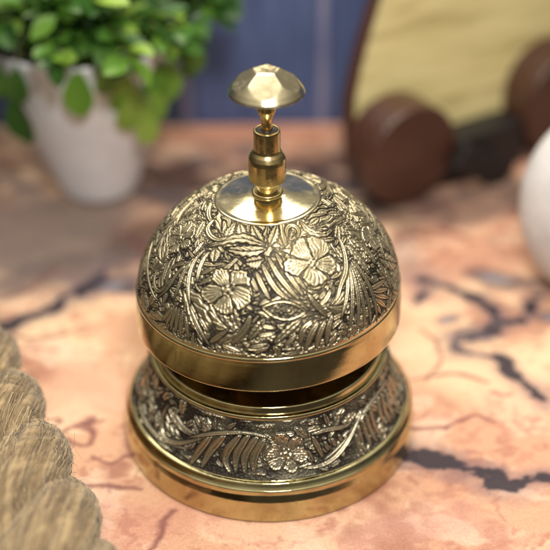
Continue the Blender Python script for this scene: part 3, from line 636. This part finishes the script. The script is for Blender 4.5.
# ------------------------------------------------------------------ jute rope
def build_rope():
    rope = empty('jute_rope', (-1.66, -.9, 0)); tag(rope, 'thick twisted tan jute rope running along the left corner', 'rope')
    A = np.array([-3.02, 1.95]); Bp = np.array([-.77, -2.9])   # axis ends on the mat
    R0 = .41; RH, RS = R0 * .43, R0 * .575; pitch = 1.7
    g = np.random.default_rng(3)
    L = np.linalg.norm(Bp - A); n = 620; t = np.linspace(0, 1, n)
    ax = A[None] * (1 - t[:, None]) + Bp[None] * t[:, None]
    perp = np.array([-(Bp - A)[1], (Bp - A)[0]]) / L
    ax = ax + perp * (.04 * np.sin(t * 3.0))[:, None]
    Zc = R0 + .01
    o0 = np.array([-1.66, -.9, 0])
    m = NT('jute_fibre'); a = m.n('ShaderNodeAttribute', attribute_name='shade')
    c = m.ramp(a.outputs['Fac'], [(0, (.08, .05, .024)), (.4, (.25, .175, .092)), (.75, (.44, .325, .18)), (1, (.62, .50, .31))])
    m.l(c, m.b.inputs['Base Color']); m.b.inputs['Roughness'].default_value = .75; m.b.inputs['Specular IOR Level'].default_value = .25
    m.b.inputs['Sheen Weight'].default_value = .25
    for k in range(3):
        ph = 2 * np.pi * k / 3 + .9 + 2 * np.pi * t * L / pitch
        tx = np.array([(Bp - A)[0] / L, (Bp - A)[1] / L, 0]); N1 = np.array([perp[0], perp[1], 0]); N2 = np.array([0, 0, 1.0])
        cen = np.stack([ax[:, 0], ax[:, 1], np.full(n, Zc)], 1) + RH * (np.cos(ph)[:, None] * N1 + np.sin(ph)[:, None] * N2)
        T = np.gradient(cen, axis=0); T /= np.linalg.norm(T, axis=1)[:, None]
        E1 = np.cos(ph)[:, None] * N1 + np.sin(ph)[:, None] * N2
        E1 = E1 - (E1 * T).sum(1)[:, None] * T; E1 /= np.linalg.norm(E1, axis=1)[:, None]; E2 = np.cross(T, E1)
        nc = 150; al = np.linspace(0, 2 * np.pi, nc, endpoint=False)
        s_len = t * L * 1.3
        # yarns lie across the strand at a shallow angle, opposite to the strand's own turn
        q = al[None, :] + s_len[:, None] * 2.6
        fib = .5 * np.sin(q * 9) + .3 * np.sin(q * 23 + 2 * np.sin(s_len * 4)[:, None]) + .25 * np.sin(q * 41 + 3 * np.sin(s_len * 7 + 1)[:, None])
        ns = noise2((n, nc), (110, 22), 50 + k, 3, .6) - .5
        rad = RS * (1 + .05 * fib + .12 * ns)
        P = cen[:, None, :] + rad[..., None] * (np.cos(al)[None, :, None] * E1[:, None, :] + np.sin(al)[None, :, None] * E2[:, None, :])
        P[..., 2] = np.maximum(P[..., 2], .008)
        st = mesh_obj('strand', (P - o0).reshape(-1, 3), grid_faces(n, nc, True), m.m, rope)
        fattr(st, 'shade', np.clip(.36 + .20 * fib + .55 * ns, 0, 1))
        # combed and stray fibres
        V, F, C, nv = [], [], [], 0
        NF = 12000; i0 = g.integers(5, n - 40, NF); a0 = g.uniform(0, 2 * np.pi, NF)
        keep = 0
        for i, a_ in zip(i0, a0):
            stray = g.random() < .05
            ln = int(g.integers(8, 20)); K = 6 if not stray else 8
            lift = (g.uniform(.0, .006) if not stray else g.uniform(.02, .09)); lead = g.normal(0, .30) if stray else g.normal(0, .08)
            w = g.uniform(.0010, .0024) if not stray else g.uniform(.0010, .0016)
            pts = []
            for j in range(K):
                f = j / (K - 1); ii = min(int(i + ln * f), n - 1)
                aa = a_ - (s_len[ii] - s_len[i]) * 2.6 + lead * f
                rr = RS * 1.015 + (lift * math.sin(math.pi * f) if not stray else lift * f ** 1.4)
                p_ = cen[ii] + rr * (math.cos(aa) * E1[ii] + math.sin(aa) * E2[ii])
                if stray: p_ = p_ + np.array([math.sin(f * 5 + i) * .012, math.cos(f * 4 + i) * .012, 0]) * f
                pts.append(p_)
            pts = np.array(pts)
            if pts[:, 2].min() < .01: continue
            tt = pts[-1] - pts[0]; tt /= np.linalg.norm(tt) + 1e-9
            u_ = math.cos(a_) * E1[i] + math.sin(a_) * E2[i]; s_ = np.cross(tt, u_); s_ /= np.linalg.norm(s_) + 1e-9; u_ = np.cross(s_, tt)
            for j, p_ in enumerate(pts):
                ww = w * (1 - .5 * j / K)
                V += [p_ - s_ * ww, p_ + s_ * ww, p_ + u_ * ww * 1.6]
            F.append(grid_faces(K, 3, True) + nv); nv += K * 3
            C += [float(np.clip(g.normal(.55, .30), 0, 1))] * (K * 3)
        fz = mesh_obj('loose_fibres', np.array(V) - o0, np.concatenate(F), m.m, st); fattr(fz, 'shade', C)
        tag(fz, kind='stuff')
build_rope()

# ------------------------------------------------------------------ white stone
def build_stone():
    g = np.random.default_rng(9)
    nu, nv = 160, 110; al = np.linspace(0, 2 * np.pi, nu, endpoint=False); be = np.linspace(.001, np.pi - .001, nv)
    n = noise2((nv, nu), (4, 5), 3, 3); w = .5 - .5 * np.cos(al); n = n * w + noise2((nv, nu), (4, 5), 4, 3) * (1 - w)
    r = 1 + (n - .5) * .07
    X = .66 * r * np.sin(be)[:, None] * np.cos(al); Y = .62 * r * np.sin(be)[:, None] * np.sin(al); Z = .80 * r * np.cos(be)[:, None] + 0 * al
    Z = np.where(Z < -.76, -.76, Z) + .76
    t = NT('speckled_white_stone'); v = t.coord(); sp = t.noise(v, 24, 5, .7); nn = t.noise(v, 3, 4, .6)
    c = t.ramp(nn, [(.3, (.54, .54, .57)), (.7, (.72, .71, .73))]); c = t.mix(t.maprange(sp, .55, .66, 0, .6), c, (.40, .38, .42))
    t.l(c, t.b.inputs['Base Color']); t.b.inputs['Roughness'].default_value = .5; t.bump(sp, .25, .012)
    o = mesh_obj('white_stone', np.stack([X, Y, Z], -1).reshape(-1, 3), grid_faces(nv, nu, True), t.m); o.location = (2.62, 1.66, 0.0)
    tag(o, 'rounded speckled white stone at the right edge of the map cloth', 'stone')
build_stone()

# ------------------------------------------------------------------ yellow panel on round dark wooden feet
def build_stand():
    yaw = R(31)
    s = empty('panel_stand', (1.20, 2.93, 0), yaw); tag(s, 'pale yellow panel propped on round dark brown wooden feet, right of the button', 'panel stand')
    t = NT('dark_turned_wood'); v = t.coord(); wv = t.n('ShaderNodeTexWave', wave_type='RINGS', rings_direction='Y'); wv.inputs['Scale'].default_value = 5; wv.inputs['Distortion'].default_value = 3.5
    wv.inputs['Detail'].default_value = 4; t.l(v, wv.inputs['Vector'])
    c = t.ramp(wv.outputs['Fac'], [(0, (.036, .014, .009)), (1, (.080, .030, .019))]); t.l(c, t.b.inputs['Base Color']); t.b.inputs['Roughness'].default_value = .38
    t.b.inputs['Coat Weight'].default_value = .25
    k = NT('near_black_wood_and_shade'); k.b.inputs['Base Color'].default_value = (.012, .010, .011, 1); k.b.inputs['Roughness'].default_value = .5
    def roller(x, length, y0, rr=.5):
        prof = [(0.0, 0.0), (rr * .30, -.004), (rr * .34, .006), (rr * .90, 0.0), (rr * .975, .0), (rr, .022), (rr, length - .03), (rr * .97, length), (0, length)]
        o = lathe('round_foot', prof[::-1], t.m, s, 96, .006)
        o.rotation_euler = (R(-90), 0, 0); o.location = (x, y0, rr + .002)
        return o
    roller(0.06, .40, -.04, .47); roller(1.87, .46, -.02, .52)
    # panel: leans back, board grain runs across
    y = NT('pale_yellow_board'); v = y.coord((.6, 4, 7)); n = y.noise(v, 2.0, 6, .6); n2 = y.noise(y.coord((1, 3, 9)), .9, 3, .5)
    c = y.ramp(n, [(.3, (.56, .47, .20)), (.65, (.74, .64, .33))]); c = y.mix(y.maprange(n2, .54, .62, 0, .5), c, (.34, .26, .10))
    y.l(c, y.b.inputs['Base Color']); y.b.inputs['Roughness'].default_value = .6; y.bump(n, .3, .02)
    # curved left side, built as a thick plate in the panel plane (x across, z up the slope)
    zz = np.linspace(0, 2.35, 40)
    def left(z_): return -.30 + .34 * np.clip(z_ - .45, 0, 9) ** 1.3
    nx = 30; V = []
    for side in (0, .09):
        for z_ in zz:
            for q in np.linspace(0, 1, nx): V.append((left(z_) * (1 - q) + 1.98 * q, side, z_))
    f0 = grid_faces(40, nx, False); f = [f0, f0[:, ::-1] + 40 * nx]
    bd = np.concatenate([np.arange(nx), np.arange(1, 40) * nx + nx - 1, 39 * nx + np.arange(nx - 2, -1, -1), np.arange(38, 0, -1) * nx])
    b2 = np.roll(bd, -1); f.append(np.stack([b2, bd, bd + 40 * nx, b2 + 40 * nx], -1))
    p = mesh_obj('panel', V, np.concatenate(f), y.m, s, smooth=False); p.location = (.08, .38, .36); p.rotation_euler = (R(-8), 0, R(-4))
    # dark rounded rim along the curved side, a part of the panel frame
    K = 14; V = []
    for z_ in zz:
        for a_ in np.linspace(0, 2 * np.pi, K, endpoint=False): V.append((left(z_) - .05 + .045 * math.cos(a_), .045 + .08 * math.sin(a_), z_))
    rim = mesh_obj('rim', V, grid_faces(40, K, True), t.m, s); rim.location = p.location; rim.rotation_euler = p.rotation_euler
    add_box('cross_bar_and_shade', (.95, .18, .23), (.92, .30, .44), k.m, s, .02)  # near-black bars: undercarriage, and stand-in for the shade between the feet
    add_box('brace_and_shade', (.78, -.12, .22), (.70, .12, .26), k.m, s, .02, (0, R(32), 0))
build_stand()
